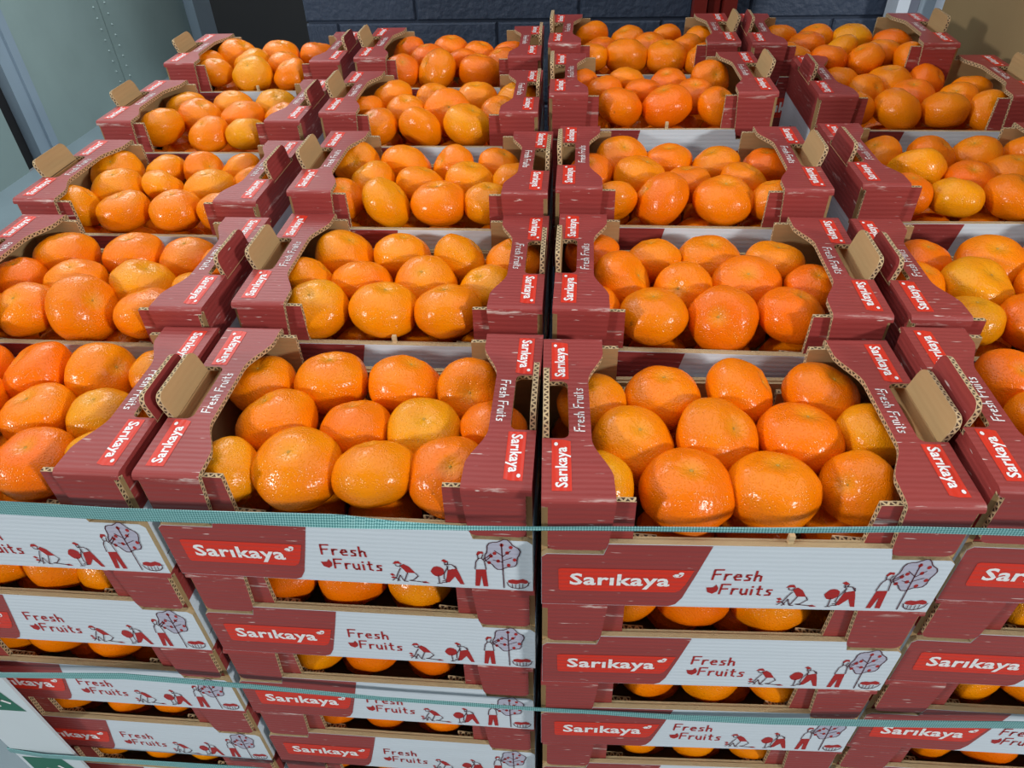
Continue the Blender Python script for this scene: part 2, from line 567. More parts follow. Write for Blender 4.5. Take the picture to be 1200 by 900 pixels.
def word(mb, x, y, w, h, fr, mat, d, shear=0.0):
    V, tr = WORD
    P = [(x + a * w + shear * b * h, y + b * h) for a, b in V]
    for t in tr:
        a, b, c = (P[i] for i in t)
        if (b[0] - a[0]) * (c[1] - a[1]) - (b[1] - a[1]) * (c[0] - a[0]) < 0:
            b, c = c, b
        mb.face([fr(*p, -d) for p in (a, b, c)], mat, [a, b, c])


# printed band with the brand word on the maroon end
m = MB()
xa = lambda u: (u - 0.5) * W
z0, z1 = 0.0006, PH
cz = PH - step
band = [(-hx + 0.0003, z0), (xa(.335), z0), (xa(.352), 0.0035), (xa(.366), 0.012), (xa(.392), 0.045), (xa(.415), PH - 0.0006), (-0.1008, PH - 0.0006), (-0.1038, cz - 0.0004), (-hx + 0.004, cz - 0.0004), (-hx + 0.0003, cz - 0.004)]
m.poly(band, FR_front, M_red, 0.00025)
m.poly([(xa(.045), .0215), (xa(.05), .0195), (xa(.345), .0195), (xa(.357), .022), (xa(.368), .030), (xa(.383), .0475), (xa(.050), .0475), (xa(.043), .046)], FR_front, M_logo, 0.0005)
word(m, xa(.072), 0.0278, 0.0765, 0.0145, FR_front, M_letter, 0.00075)
for k in ((.341, .0415), (.352, .043)):
    m.poly(ellipse(xa(k[0]), k[1] if k[0] < .35 else k[1] + .0008, .0022, .0016, 8), FR_front, M_letter, 0.00075)
m.stroke([(xa(.333), .0412), (xa(.338), .0392), (xa(.350), .0396), (xa(.356), .042)], 0.0011, FR_front, M_letter, 0.00075)
ME_brand = m.mesh('brand_print')

# Fresh Fruits and the little orchard scene
m = MB()
st, w_ = glyphs('Fresh', 0.0122, 0.16)
for s_ in st:
    m.stroke([(xa(.432) + a, .0365 + b - a * 0.02) for a, b in s_], 0.0017, FR_front, M_ink, 0.0003)
st, w_ = glyphs('Fruits', 0.0122, 0.16)
for s_ in st:
    m.stroke([(xa(.458) + a, .0185 + b - a * 0.02) for a, b in s_], 0.0017, FR_front, M_ink, 0.0003)
m.poly([(xa(.422), .0265), (xa(.427), .0205), (xa(.440), .0185), (xa(.451), .0215), (xa(.453), .0255), (xa(.446), .0305), (xa(.440), .0270), (xa(.432), .0265)], FR_front, M_ink, 0.0003)


def zc_(x, y):
    """drawing units to panel metres"""
    u = 1 - (1125 - x) / 2016
    v = (155 + x * 50 / 1130 - y) / 315
    return (xa(u), v * PH + 0.001)


def pl_(mat, d, *pts):
    m.poly([zc_(*p) for p in pts], FR_front, mat, d)


def ln_(w, *pts):
    m.stroke([zc_(*p) for p in pts], w, FR_front, M_line, 0.0005)


# kneeling worker with seedling
pl_(M_ink, .0003, (400, 72), (422, 60), (450, 75), (480, 110), (432, 108))
pl_(M_ink, .0003, (362, 60), (376, 46), (398, 45), (414, 62), (390, 58))
ln_(.0008, (405, 62), (400, 74), (380, 70), (376, 60))
ln_(.0008, (402, 82), (385, 105), (366, 138))
ln_(.0008, (480, 110), (493, 126), (462, 148), (440, 150), (530, 162))
ln_(.0008, (436, 108), (424, 130), (410, 155), (430, 156))
ln_(.0008, (345, 150), (365, 135), (385, 152))
ln_(.0008, (372, 155), (392, 120), (408, 152))
pl_(M_ink, .0003, (334, 116), (350, 112), (364, 124), (346, 126))
pl_(M_ink, .0003, (336, 134), (352, 128), (366, 134), (348, 140))
pl_(M_ink, .0003, (500, 158), (530, 156), (552, 166), (520, 166))
# stooping worker with a round bush
pl_(M_ink, .0003, (662, 92), (712, 84), (724, 110), (746, 172), (724, 170), (698, 128), (664, 160), (642, 160), (652, 128))
pl_(M_ink, .0003, (632, 42), (648, 34), (670, 46), (656, 54))
ln_(.0008, (650, 50), (652, 64), (666, 60), (668, 48))
ln_(.0008, (658, 62), (690, 62), (712, 84), (705, 68))
ln_(.0008, (662, 66), (664, 92))
ln_(.0008, (666, 72), (640, 112), (636, 140), (650, 148))
m.poly([zc_(605 + 36 * math.cos(a / 12 * 6.283) * (1 + .08 * math.sin(a * 2.4)), 100 + 28 * math.sin(a / 12 * 6.283)) for a in range(12)][::-1], FR_front, M_ink, .0003)
ln_(.0008, (607, 120), (608, 166), (596, 166), (622, 166))
ln_(.0008, (622, 160), (650, 160), (640, 150), (626, 152))
# picker
pl_(M_ink, .0003, (818, 88), (873, 88), (878, 182), (852, 181), (846, 122), (830, 180), (806, 179))
pl_(M_ink, .0003, (826, 8), (838, -8), (862, -6), (866, 6), (848, 4), (836, 14))
ln_(.0008, (832, 8), (836, 28), (854, 28), (862, 8))
ln_(.0008, (836, 30), (822, 46), (814, 86))
ln_(.0008, (856, 30), (868, 44), (874, 86))
ln_(.0008, (868, 44), (892, 28), (912, 10))
ln_(.0008, (862, 34), (886, 20), (906, 4))
# tree
crown = [(965 + 90 * math.cos(a * 6.283 / 30) * (1 + .09 * math.sin(a * 6.283 / 5)), 10 - 74 * math.sin(a * 6.283 / 30) * (1 + .09 * math.sin(a * 6.283 / 5))) for a in range(30)]
pl_(M_grey, .0003, *crown)
ln_(.0008, *(crown + [crown[0]]))
ln_(.0009, (964, -48), (966, 188))
ln_(.0007, (965, 20), (1010, -10)); ln_(.0007, (965, 40), (1015, 25)); ln_(.0007, (965, 15), (925, -12)); ln_(.0007, (965, 48), (915, 36))
for x, y in ((893, 50), (942, 42), (997, 64), (1030, 36), (992, 0), (965, -40), (925, 2), (1012, -28), (905, 16)):
    m.poly([zc_(x + 11 * math.cos(a), y + 9 * math.sin(a)) for a in (0, 5.2, 4.2, 3.1, 2.1, 1.05)], FR_front, M_ink, .0005)
# basket
pl_(M_ink, .0003, (988, 158), (992, 146), (1015, 142), (1040, 146), (1070, 140), (1094, 148), (1100, 160), (1085, 166), (1060, 162), (1035, 168), (1005, 164))
ln_(.0008, (984, 158), (992, 176), (1010, 188), (1045, 193), (1078, 188), (1096, 176), (1104, 158))
ln_(.0006, (1012, 166), (1014, 186)); ln_(.0006, (1030, 168), (1030, 190)); ln_(.0006, (1050, 166), (1050, 190)); ln_(.0006, (1070, 166), (1068, 188))
ME_orchard = m.mesh('orchard_print')

# end wall: white below, maroon above, with a vent hole
FR_side = lambda a, b, d: (hx - d, a, b)
m = MB()
m.sheet([[(-hy + T, 0), (hy - T, 0), (hy - T, 0.076), (-hy + T, 0.076)], ellipse(0.0, 0.040, 0.017, 0.0095, 14)[::-1]], T, FR_side, M_white, M_kraft, M_kraft)
m.sheet([[(-hy + T, 0.076), (hy - T, 0.076), (hy - T, H - T), (-hy + T, H - T)]], T, FR_side, M_red, M_kraft, M_kraft)
m.stroke([(-0.09, 0.018), (0.02, 0.018)], 0.0008, FR_side, M_line, 0.0003)
m.stroke([(-0.02, 0.018), (-0.02, 0.002)], 0.0008, FR_side, M_line, 0.0003)
ME_side = m.mesh('end_wall')

# corner post behind the low front (right front corner)
m = MB()
m.sheet([[(hx - 0.068, 0.006), (hx - T, 0.006), (hx - T, H - 0.0050), (hx - 0.0665, H - 0.0056)]], T, lambda a, b, d: (a, -hy + T + 0.0008 + d, b), M_red, M_kraft, M_flute)
ME_post_r = m.mesh('corner_post')
m = MB()
m.sheet([[(-hx + T, 0.006), (-hx + 0.068, 0.006), (-hx + 0.0665, H - 0.0056), (-hx + T, H - 0.0050)]], T, lambda a, b, d: (a, -hy + T + 0.0008 + d, b), M_red, M_kraft, M_flute)
ME_post_l = m.mesh('corner_post')


# bent ledge (right side): runs tab - fold - ledge - fold - tab; bounds are x of inner and outer cut
def ledge_mesh(seed):
    rr = random.Random(seed)
    rad = 0.0045
    tab = 0.053
    q = rad * math.pi / 2
    flat = D - 2 * rad
    total = 2 * (tab - rad) + 2 * q + flat
    half = total / 2

    def pos(s_, t):      # s_ measured from the centre; t depth below the printed face
        sg = 1 if s_ > 0 else -1
        a = abs(s_)
        if a <= flat / 2:
            return (sg * a, H - t)
        a -= flat / 2
        if a <= q:
            th = a / rad
            return (sg * (flat / 2 + (rad - t) * math.sin(th)), H - rad + (rad - t) * math.cos(th))
        a -= q
        return (sg * (D / 2 - t), H - rad - a)

    def inner(s_):
        a = abs(s_)
        k = min(1, max(0, (a - 0.034) / 0.042))
        k = k * k * (3 - 2 * k)
        x = hx - (0.0375 + 0.0145 * k)
        a2 = half - a
        if a2 < 0.047:
            x += 0.0035 * (1 - a2 / 0.047)
        if a2 < 0.006:
            x += 0.006 - math.sqrt(max(0, 0.006 ** 2 - (0.006 - a2) ** 2))
        return x

    def outer(s_):
        a = abs(s_)
        x = hx
        a2 = half - a
        if a2 < 0.047:
            x -= 0.0045
        if a2 < 0.006:
            x -= 0.006 - math.sqrt(max(0, 0.006 ** 2 - (0.006 - a2) ** 2))
        return x

    S = [-half, -half + 0.0012, -half + 0.003, -half + 0.006, -half + 0.03, -half + 0.0469, -half + 0.0471]
    S += [-(flat / 2 + q * i / 4) for i in (4, 3, 2, 1, 0)]
    S += [-(0.076 - 0.0042 * i) for i in range(1, 11) if 0.076 - 0.0042 * i > 0.035]
    S += [-0.0345, -0.034, -0.0335, -0.0315, -0.0285]
    S = sorted(set(S + [-x for x in S] + [0.0]))
    m = MB()

    def notch(s_):
        a = abs(s_)
        if a > 0.034:
            return 0
        e = 0.034 - a
        if e < 0.0055:
            return 0.0205 - 0.0055 + math.sqrt(max(0, 0.0055 ** 2 - (0.0055 - e) ** 2)) if e > 0.0 else 0.0
        return 0.0205
    rows = []
    for s_ in S:
        o_ = outer(s_)
        nt = notch(s_)
        if abs(abs(s_) - 0.034) < 1e-6:
            rows.append((s_, inner(s_), o_, hx - 0.015))
        else:
            rows.append((s_, inner(s_), o_ if nt == 0 else hx - nt, None))
    L = []
    for s_, i_, o_, o2 in rows:
        if o2 is None:
            L.append((s_, i_, o_))
        elif s_ < 0:
            L.append((s_, i_, o_)); L.append((s_, i_, o2))
        else:
            L.append((s_, i_, o2)); L.append((s_, i_, o_))
    ui = uo = 0
    for (s0, i0, o0), (s1, i1, o1) in zip(L, L[1:]):
        P = lambda x, s_, t: (x,) + pos(s_, t)
        if s1 - s0 > 1e-9:
            m.face([P(i0, s0, 0), P(o0, s0, 0), P(o1, s1, 0), P(i1, s1, 0)], M_red, [(i0, s0), (o0, s0), (o1, s1), (i1, s1)])
            m.face([P(i1, s1, T), P(o1, s1, T), P(o0, s0, T), P(i0, s0, T)], M_kraft, [(i1, s1), (o1, s1), (o0, s0), (i0, s0)])
            d = math.dist((i0, s0), (i1, s1))
            m.face([P(i0, s0, 0), P(i1, s1, 0), P(i1, s1, T), P(i0, s0, T)], M_flute, [(ui, 0), (ui + d, 0), (ui + d, 1), (ui, 1)])
            ui += d
        d = math.dist((o0, s0), (o1, s1))
        if d > 1e-9:
            m.face([P(o0, s0, T), P(o1, s1, T), P(o1, s1, 0), P(o0, s0, 0)], M_flute if abs(s0) < 0.036 or abs(s0) > 0.098 else M_red, [(uo, 1), (uo + d, 1), (uo + d, 0), (uo, 0)])
        uo += d
    for s_, i_, o_, fl in ((L[0][0], L[0][1], L[0][2], 0), (L[-1][0], L[-1][1], L[-1][2], 1)):
        a = [(i_,) + pos(s_, 0), (i_,) + pos(s_, T), (o_,) + pos(s_, T), (o_,) + pos(s_, 0)]
        m.face(a if not fl else a[::-1], M_lip, [(0, 0), (0, 1), (.04, 1), (.04, 0)])
    return m.mesh('side_ledge')


ME_ledge = ledge_mesh(1)

# print on the ledge: reads from back to front on the right ledge
FR_ledge = lambda a, b, d: (hx - 0.001 + b - 0.03, -a, H - d)      # a along text, b up (towards the outer edge)
m = MB()
for c_ in (-0.062, 0.062):
    m.poly([(c_ - 0.0255, 0.0095), (c_ + 0.0245, 0.0095), (c_ + 0.0262, 0.0150), (c_ + 0.0262, 0.0238), (c_ - 0.0255, 0.0238)][::1], FR_ledge, M_logo, 0.00025)
    word(m, c_ - 0.0225, 0.0128, 0.0405, 0.0088, FR_ledge, M_letter, 0.0005)
    m.poly(ellipse(c_ + 0.0212, 0.0205, 0.0020, 0.0015, 8), FR_ledge, M_letter, 0.0005)
st, w_ = glyphs('Fresh Fruits', 0.0076, 0.14)
for s_ in st:
    m.stroke([(a - w_ / 2, -0.0015 + b) for a, b in s_], 0.00105, FR_ledge, M_letter, 0.0003)
ME_lprint = m.mesh('ledge_print')

# handle flap folded up out of the ledge; origin on the fold line
m = MB()
fp = rounded(-0.0325, 0.0, 0.0325, 0.0245, 0.0085, 5, (0, 0, 1, 1))
m.sheet([fp], T, lambda a, b, d: (-d, a, b), M_red, M_kraft, M_flute)
ME_flap = m.mesh('handle_flap')
m = MB(); m.box(-0.002, -0.002, 0, 0.002, 0.002, 0.011, M_lip); ME_nib = m.mesh('lip_tab')


def new_crate(x, y, z, yaw, s, lean_l=0.12, lean_r=0.12, nib=None):
    """crate root at the base centre with all its boards"""
    t = link('fruit_crate', None, None, (x, y, z), (0, 0, yaw), (1, 1, s))
    link('base', ME_base, t)
    for k in range(2):
        rz = math.pi * k
        p = link('low_panel', ME_panel, t, rot=(0, 0, rz))
        a = link('brand_print', ME_brand, p)
        a = link('orchard_print', ME_orchard, p)
        link('end_wall', ME_side, t, rot=(0, 0, rz))
        link('corner_post', ME_post_r, t, rot=(0, 0, rz))
        link('corner_post', ME_post_l, t, rot=(0, 0, rz))
        l = link('side_ledge', ME_ledge, t, rot=(0, 0, rz))
        link('ledge_print', ME_lprint, l)
        lean = lean_r if k == 0 else lean_l
        sx = 1 if k == 0 else -1
        link('handle_flap', ME_flap, t, (sx * (hx - 0.0008), 0, H - T), (0, lean, rz))
    if nib is not None:
        link('lip_tab', ME_nib, t, (nib, -hy + T, PH - 0.003))
    return t


# ------------------------------------------------------------------ tangerine meshes
def tangerine(seed):
    rr = random.Random(seed)
    nu, nv = 36, 24
    V, F = [], []
    sq = rr.uniform(0.72, 0.80)
    off = Vector((rr.uniform(0, 50), rr.uniform(0, 50), rr.uniform(0, 50)))
    dim = rr.uniform(0.09, 0.19)
    neck = rr.choice((0, 0, 0.05, 0.10))
    for j in range(nv + 1):
        th = math.pi * j / nv
        for i in range(nu):
            ph = 2 * math.pi * i / nu
            d = Vector((math.sin(th) * math.cos(ph), math.sin(th) * math.sin(ph), math.cos(th)))
            rxy = math.sin(th)
            x, y = d.x, d.y
            z = (1 if d.z > 0 else -1) * abs(d.z) ** 0.92 * sq
            k = 1 + 0.075 * noise.noise(d * 1.3 + off) + 0.018 * noise.noise(d * 3.2 + off)
            lob = 0.006 * math.sin(9 * ph + seed) * math.exp(-((rxy - 0.35) / 0.28) ** 2)
            if d.z > 0:
                z += (-dim * math.exp(-(rxy / 0.24) ** 2) + neck * math.exp(-(rxy / 0.45) ** 2)) + lob
            else:
                z += 0.07 * math.exp(-(rxy / 0.3) ** 2)
            V.append((x * k, y * k, z * k))
    for j in range(nv):
        for i in range(nu):
            a, b = j * nu + i, j * nu + (i + 1) % nu
            c, d = b + nu, a + nu
            if j == 0:
                F.append((a, d, c))
            elif j == nv - 1:
                F.append((a, d, b))
            else:
                F.append((a, d, c, b))
    me = bpy.data.meshes.new('tangerine')
    S = 0.0325
    me.from_pydata([(x * S, y * S, z * S) for x, y, z in V], [], F)
    me.materials.append(M_peel)
    me.polygons.foreach_set('use_smooth', [True] * len(me.polygons))
    me.update()
    topz = V[0][2] * S
    return me, topz


TANG = [tangerine(11 + 7 * k) for k in range(9)]


def star(mat, r):
    m = MB()
    n = 10
    pts = [((r if i % 2 else r * 0.5) * math.cos(2 * math.pi * i / n), (r if i % 2 else r * 0.5) * math.sin(2 * math.pi * i / n), 0.0006) for i in range(n)]
    for i in range(n):
        m.face([(0, 0, 0.0013), pts[i], pts[(i + 1) % n]], mat)
        q = pts[i]; w = pts[(i + 1) % n]
        m.face([(q[0], q[1], -0.001), (w[0], w[1], -0.001), w, q], mat)
    return m.mesh('calyx')


ME_cal = [star(M_calyx, 0.0013), star(M_calyx, 0.0017), star(M_green, 0.0034)]
COL = {'deep orange': (0.86, 0.195, 0.0008), 'orange': (0.87, 0.245, 0.0008), 'golden orange': (0.86, 0.290, 0.001), 'yellow orange': (0.82, 0.330, 0.003)}


def fruit(x, y, z, r, tone, tilt=None, mi=None, cal=None):
    k = R.randrange(len(TANG)) if mi is None else mi
    me, tz = TANG[k]
    tl = R.choice((0.08, 0.2, 0.3, 0.4, 0.55, 0.9)) if tilt is None else tilt
    az = R.uniform(0, 2 * math.pi)
    s = r / 0.032
    rot = (Matrix.Rotation(az, 4, 'Z') @ Matrix.Rotation(tl, 4, 'X') @ Matrix.Rotation(R.uniform(0, 6.28), 4, 'Z')).to_euler()
    # the flattened side goes up as far as the tilt does
    o = link('tangerine', me, None, (x, y, z), rot, (s, s, s))
    c = COL[tone]
    j = 1 + R.uniform(-0.05, 0.05)
    o.color = (min(1, c[0] * j), c[1] * (1 + R.uniform(-.07, .07)), c[2], 1)
    cm = ME_cal[2] if cal == 'green' else ME_cal[R.randrange(2)]
    link('calyx', cm, o, (0, 0, tz - 0.0002))
    return o
TOP = {
 (1, 1): ((-0.482,0.441,1.122,-0.003), "B-166,123,-66,56 B-41,112,-66,68 B88,113,-66,67 B202,119,-66,56 M-121,27,-66,59 M26,1,-66,64 M149,-3,-66,58 F-53,-123,-66,56 F94,-116,-66,64 F203,-94,-66,56"),
 (2, 1): ((-0.172,0.441,1.122,-0.002), "B-218,101,-66,63 B-86,110,-66,66 B49,109,-66,66 B173,99,-66,62 M-154,-3,-66,69 M-12,-10,-66,62 M106,-11,-66,64 M225,0,-66,57 F-199,-123,-66,56 F-83,-110,-66,71 F44,-114,-66,66 F166,-114,-66,66"),
 (3, 1): ((0.132,0.431,1.128,0.033), "B-217,85,-66,58 B-93,102,-66,64 B41,114,-66,65 B182,115,-66,65 M-154,-12,-66,66 M-16,0,-66,68 M119,8,-66,68 M234,10,-66,56 F-214,-108,-66,56 F-81,-112,-66,69 F47,-111,-66,67 F177,-98,-66,56"),
 (4, 1): ((0.441,0.442,1.139,0.005), "B-127,123,-66,56 B-23,123,-66,56 B88,123,-66,56 M-115,23,-66,56 M-6,22,-66,56 F-217,-103,-66,56 F-114,-110,-66,56 F-6,-112,-66,56"),
 (1, 2): ((-0.495,0.637,1.139,-0.006), "B-172,111,-66,69 B-8,112,-66,66 B128,100,-66,65 B234,65,-66,56 M-222,6,-66,56 M-81,-7,-66,63 M74,-11,-66,67 M214,-38,-66,58 F-231,-120,-66,59 F-125,-116,-66,59 F-5,-110,-66,70 F134,-115,-66,64"),
 (2, 2): ((-0.174,0.653,1.136,0.001), "B-164,106,-66,66 B-30,109,-66,64 B104,92,-66,64 B225,86,-66,60 M-210,-7,-66,59 M-95,-14,-66,63 M42,-11,-66,65 M175,-22,-66,58 F-165,-116,-66,64 F-26,-112,-66,68 F106,-113,-66,67"),
 (3, 2): ((0.137,0.641,1.144,-0.012), "B-225,120,-66,59 B-94,103,-66,59 B26,107,-66,65 B161,96,-66,62 M-162,8,-66,67 M-43,-23,-66,59 M87,1,-66,67 M217,-5,-66,56 F-227,-86,-66,56 F-108,-116,-66,64 F24,-116,-66,64 F153,-102,-66,63"),
 (4, 2): ((0.453,0.644,1.141,0.001), "B-157,115,-66,56 B-17,113,-66,67 B111,117,-66,62 B232,123,-66,56 M-201,21,-66,56 M-87,12,-66,68 M54,23,-66,56 M175,23,-66,56 F-139,-97,-66,56 F-24,-96,-66,61 F109,-100,-66,56"),
 (1, 3): ((-0.514,0.844,1.150,-0.006), "B-223,113,-66,67 B-87,121,-66,58 B24,123,-66,56 B130,121,-66,58 M-164,9,-66,65 M-42,17,-66,56 M90,9,-66,66 M199,42,-66,56 F-215,-92,-66,56 F-83,-116,-66,64 F54,-116,-66,63 F176,-120,-66,59"),
 (2, 3): ((-0.176,0.846,1.162,-0.004), "B-219,111,-66,61 B-85,102,-66,65 B42,100,-66,59 B162,107,-66,56 M-152,0,-66,61 M-25,-14,-66,61 M96,3,-66,61 M205,14,-66,56 F-209,-93,-66,56 F-91,-117,-66,63 F38,-114,-66,66 F155,-107,-66,58"),
 (3, 3): ((0.133,0.845,1.169,-0.005), "B-140,113,-66,67 B-21,106,-66,59 B95,80,-66,59 B221,94,-66,56 M-220,33,-66,56 M-98,-1,-66,65 M13,-27,-66,56 M147,-16,-66,59 F-168,-123,-66,56 F-55,-115,-66,65 F85,-113,-66,67 F199,-113,-66,56"),
 (4, 3): ((0.471,0.875,1.163,0.014), "B-148,123,-66,56 B-19,118,-66,62 B93,121,-66,58 B220,123,-66,56 M-92,23,-66,67 M17,-26,-66,56 M131,11,-66,56 M234,4,-66,56 F-156,-101,-66,56 F-52,-120,-66,59 F81,-116,-66,63 F208,-119,-66,56"),
 (1, 4): ((-0.533,1.077,1.161,0.002), "B-185,117,-66,62 B-27,119,-66,61 B118,113,-66,66 M-100,27,-66,66 M45,16,-66,65 M174,17,-66,56 F-183,-65,-66,67 F-11,-119,-66,60 F105,-120,-66,60"),
 (2, 4): ((-0.198,1.061,1.178,0.005), "B-162,109,-66,65 B-28,98,-66,59 B99,116,-66,64 B224,111,-66,61 M-223,14,-66,56 M-96,-8,-66,63 M27,-14,-66,68 M190,-41,-66,62 F-163,-114,-66,58 F-37,-117,-66,63 F97,-114,-66,66"),
 (3, 4): ((0.116,1.077,1.198,0.010), "B-212,98,-66,56 B-73,102,-66,56 B47,87,-66,56 B175,122,-66,58 M-145,21,-66,56 M-31,7,-66,56 M112,-15,-66,56 F-104,-100,-66,62 F27,-93,-66,68 F164,-103,-66,56"),
 (4, 4): ((0.481,1.111,1.183,-0.016), "B-155,123,-66,56 B-14,113,-66,67 B101,122,-66,57 B198,49,-66,58 M-96,38,-66,56 M18,-2,-66,61 M134,-34,-66,56 F-172,-107,-66,56 F-56,-112,-66,68 F69,-119,-66,61 F185,-123,-66,56"),
 (1, 5): ((-0.539,1.314,1.175,0.025), "B-160,107,-66,74 B-2,112,-66,68 B136,115,-66,65 M-234,20,-66,56 M-79,6,-66,67 M54,-19,-66,62 F-179,-80,-66,56 F-35,-113,-66,67 F102,-120,-66,59"),
 (2, 5): ((-0.205,1.288,1.188,0.012), "B-179,121,-66,58 B-28,114,-66,64 B80,69,-66,56 B183,83,-66,57 M-98,20,-66,62 M28,-21,-66,56 M164,-20,-66,56 F-163,-106,-66,56 F-46,-111,-66,70 F96,-112,-66,68"),
 (3, 5): ((0.108,1.311,1.201,-0.014), "B-162,118,-66,62 B-37,92,-66,57 B93,101,-66,56 B219,99,-66,56 M-126,-26,-66,56 M34,4,-66,56 M150,-28,-66,56 F-161,-123,-66,56 F-46,-110,-66,70 F80,-115,-66,65 F192,-123,-66,56"),
 (4, 5): ((0.422,1.282,1.205,-0.034), "B-155,123,-66,56 B-36,123,-66,56 B74,106,-66,64 B190,54,-66,60 M-85,30,-66,58 M6,-37,-66,56 M132,-50,-66,56 F-151,-107,-66,56 F-48,-123,-66,56 F62,-123,-66,56 F203,-123,-66,56"),
}
LOW = {
 (2, 2): "-159,51 -41,63 88,58",
 (2, 3): "-152,53 -38,60 93,56",
 (2, 4): "-156,49 -44,56 91,56",
 (3, 2): "-144,46 -35,70 100,68",
 (3, 3): "-86,55 35,63 151,51",
 (3, 4): "-88,53 31,57 155,52",
 (1, 2): "-108,64 13,65 106,48",
 (1, 3): "-214,64 -100,62 33,61",
 (1, 4): "-166,52 -36,55 79,55",
 (1, 5): "-164,55 -36,55 86,54",
 (4, 2): "-107,51 -11,57",
 (4, 3): "-98,50 8,57",
 (4, 4): "-90,56 31,68",
}

# ------------------------------------------------------------------ the crates
BASE = 0.145
N_LEV = 8
COLN = {1: 'leftmost column', 2: 'second column', 3: 'third column', 4: 'rightmost column'}
ROWN = {1: 'front row', 2: 'second row', 3: 'middle row', 4: 'fourth row', 5: 'back row'}
LEVN = {2: 'second crate down', 3: 'third crate down', 4: 'fourth crate down', 5: 'fifth crate down'}
LEAN = {1: (0.40, -0.22), 2: (0.30, 0.03), 3: (0.03, 0.28), 4: (-0.20, 0.08)}
NIB = {(2, 2): 0.004, (1, 5): 0.0, (3, 4): 0.01, (3, 1): 0.03}
for (c, r), ((cx, cy, cz, yaw), fr) in TOP.items():
    pitch = (cz - BASE) / N_LEV
    s = pitch / H
    for lev in range(1, N_LEV + 1):
        if lev > 2 and r > 1 and c in (2, 3):
            continue
        jx = 0 if lev == 1 else R.uniform(-0.0012, 0.0012)
        ll, lr = LEAN[c]
        if lev > 1:
            ll = lr = 0.0
        t = new_crate(cx + jx, cy + (0 if lev == 1 else R.uniform(-0.0008, 0.0008)), cz - lev * pitch, yaw, s * 0.9995, ll + R.uniform(-.03, .03), lr, NIB.get((c, r)) if lev == 1 else None)
        if lev == 1:
            tag(t, 'open maroon and white cardboard crate of tangerines on top, %s, %s from left' % (ROWN[r], COLN[c]), 'crate', 'open crates of tangerines on top of the stacks')
        elif r == 1 and lev <= 5:
            tag(t, 'white and maroon cardboard crate in the front face, %s, %s' % (LEVN[lev], COLN[c]), 'crate', 'crates stacked below in the front face')
        else:
            tag(t, 'maroon and white cardboard crate stacked low, hidden under the visible ones', 'crate', 'hidden crates lower in the stacks')

# ------------------------------------------------------------------ top tangerines
LN = {'B': 'back', 'M': 'middle', 'F': 'front'}
ORD = {1: 'first', 2: 'second', 3: 'third', 4: 'fourth', 5: 'fifth'}
YEL = {(2, 1): {('M', 3), ('F', 1)}, (1, 2): {('M', 3), ('M', 4)}, (1, 5): {('M', 2), ('F', 2)}, (1, 4): {('F', 3), ('B', 3)}, (4, 3): {('F', 2), ('M', 1)},
       (4, 2): {('M', 2), ('F', 1)}, (1, 1): {('F', 3), ('M', 3)}, (4, 5): {('B', 3), ('M', 2)}, (3, 1): {('F', 1), ('M', 4)}}
CCOL = {(2, 2): ['golden orange', 'golden orange', 'orange'], (2, 1): ['orange', 'deep orange', 'orange', 'orange'], (3, 1): ['orange', 'deep orange', 'orange'],
        (2, 3): ['orange', 'golden orange'], (2, 4): ['golden orange', 'orange'], (1, 4): ['orange', 'golden orange'], (1, 3): ['orange', 'golden orange']}
low = MB()


def low_fruit(mb, x, y, z, r):
    nu, nv = 14, 9
    P = []
    for j in range(nv + 1):
        th = math.pi * j / nv
        P.append([(x + r * math.sin(th) * math.cos(6.28319 * i / nu), y + r * math.sin(th) * math.sin(6.28319 * i / nu), z + 0.84 * r * math.cos(th)) for i in range(nu)])
    for j in range(nv):
        for i in range(nu):
            a, b, c_, d = P[j][i], P[j + 1][i], P[j + 1][(i + 1) % nu], P[j][(i + 1) % nu]
            if j == 0:
                mb.face([a, b, c_], M_peel)
            elif j == nv - 1:
                mb.face([a, b, d], M_peel)
            else:
                mb.face([a, b, c_, d], M_peel)


for (c, r), ((cx, cy, cz, yaw), fr) in TOP.items():
    cnt = {}
    ca, sa = math.cos(yaw), math.sin(yaw)
    ents = []
    for e in fr.split():
        ents.append((e[0],) + tuple(int(v) / 2000 for v in e[1:].split(',')))
    for ln, lx, ly, lz, rad in sorted(ents, key=lambda e: (e[0], e[1])):
        cnt[ln] = cnt.get(ln, 0) + 1
        tone = 'yellow orange' if (ln, cnt[ln]) in YEL.get((c, r), ()) else R.choice(CCOL.get((c, r), ['orange', 'orange', 'deep orange']))
        cal = None
        if (c, r, ln, cnt[ln]) == (4, 3, 'F', 2):
            cal = 'green'
        kw = dict(tilt=0.35, cal=cal) if cal else {}
        o = fruit(cx + lx * ca - ly * sa, cy + lx * sa + ly * ca, cz + lz + R.uniform(-.0015, .0015), rad * 1.02, tone, **kw)
        tag(o, '%s tangerine, %s from left of the %s line, %s crate, %s' % (tone, ORD[cnt[ln]], LN[ln], ROWN[r], COLN[c]), 'tangerine', 'tangerines in the open top crates')
    # layer underneath
    for iy in range(3):
        for ix in range(4):
            lx = -0.103 + ix * 0.066 + (0.012 if iy % 2 else -0.006) + R.uniform(-.003, .003)
            ly = -0.055 + iy * 0.056
            lx = max(-0.112, min(0.112, lx))
            low_fruit(low, cx + lx * ca - ly * sa, cy + lx * sa + ly * ca, cz - H + 0.006 + 0.028 + R.uniform(0, .004), 0.032)

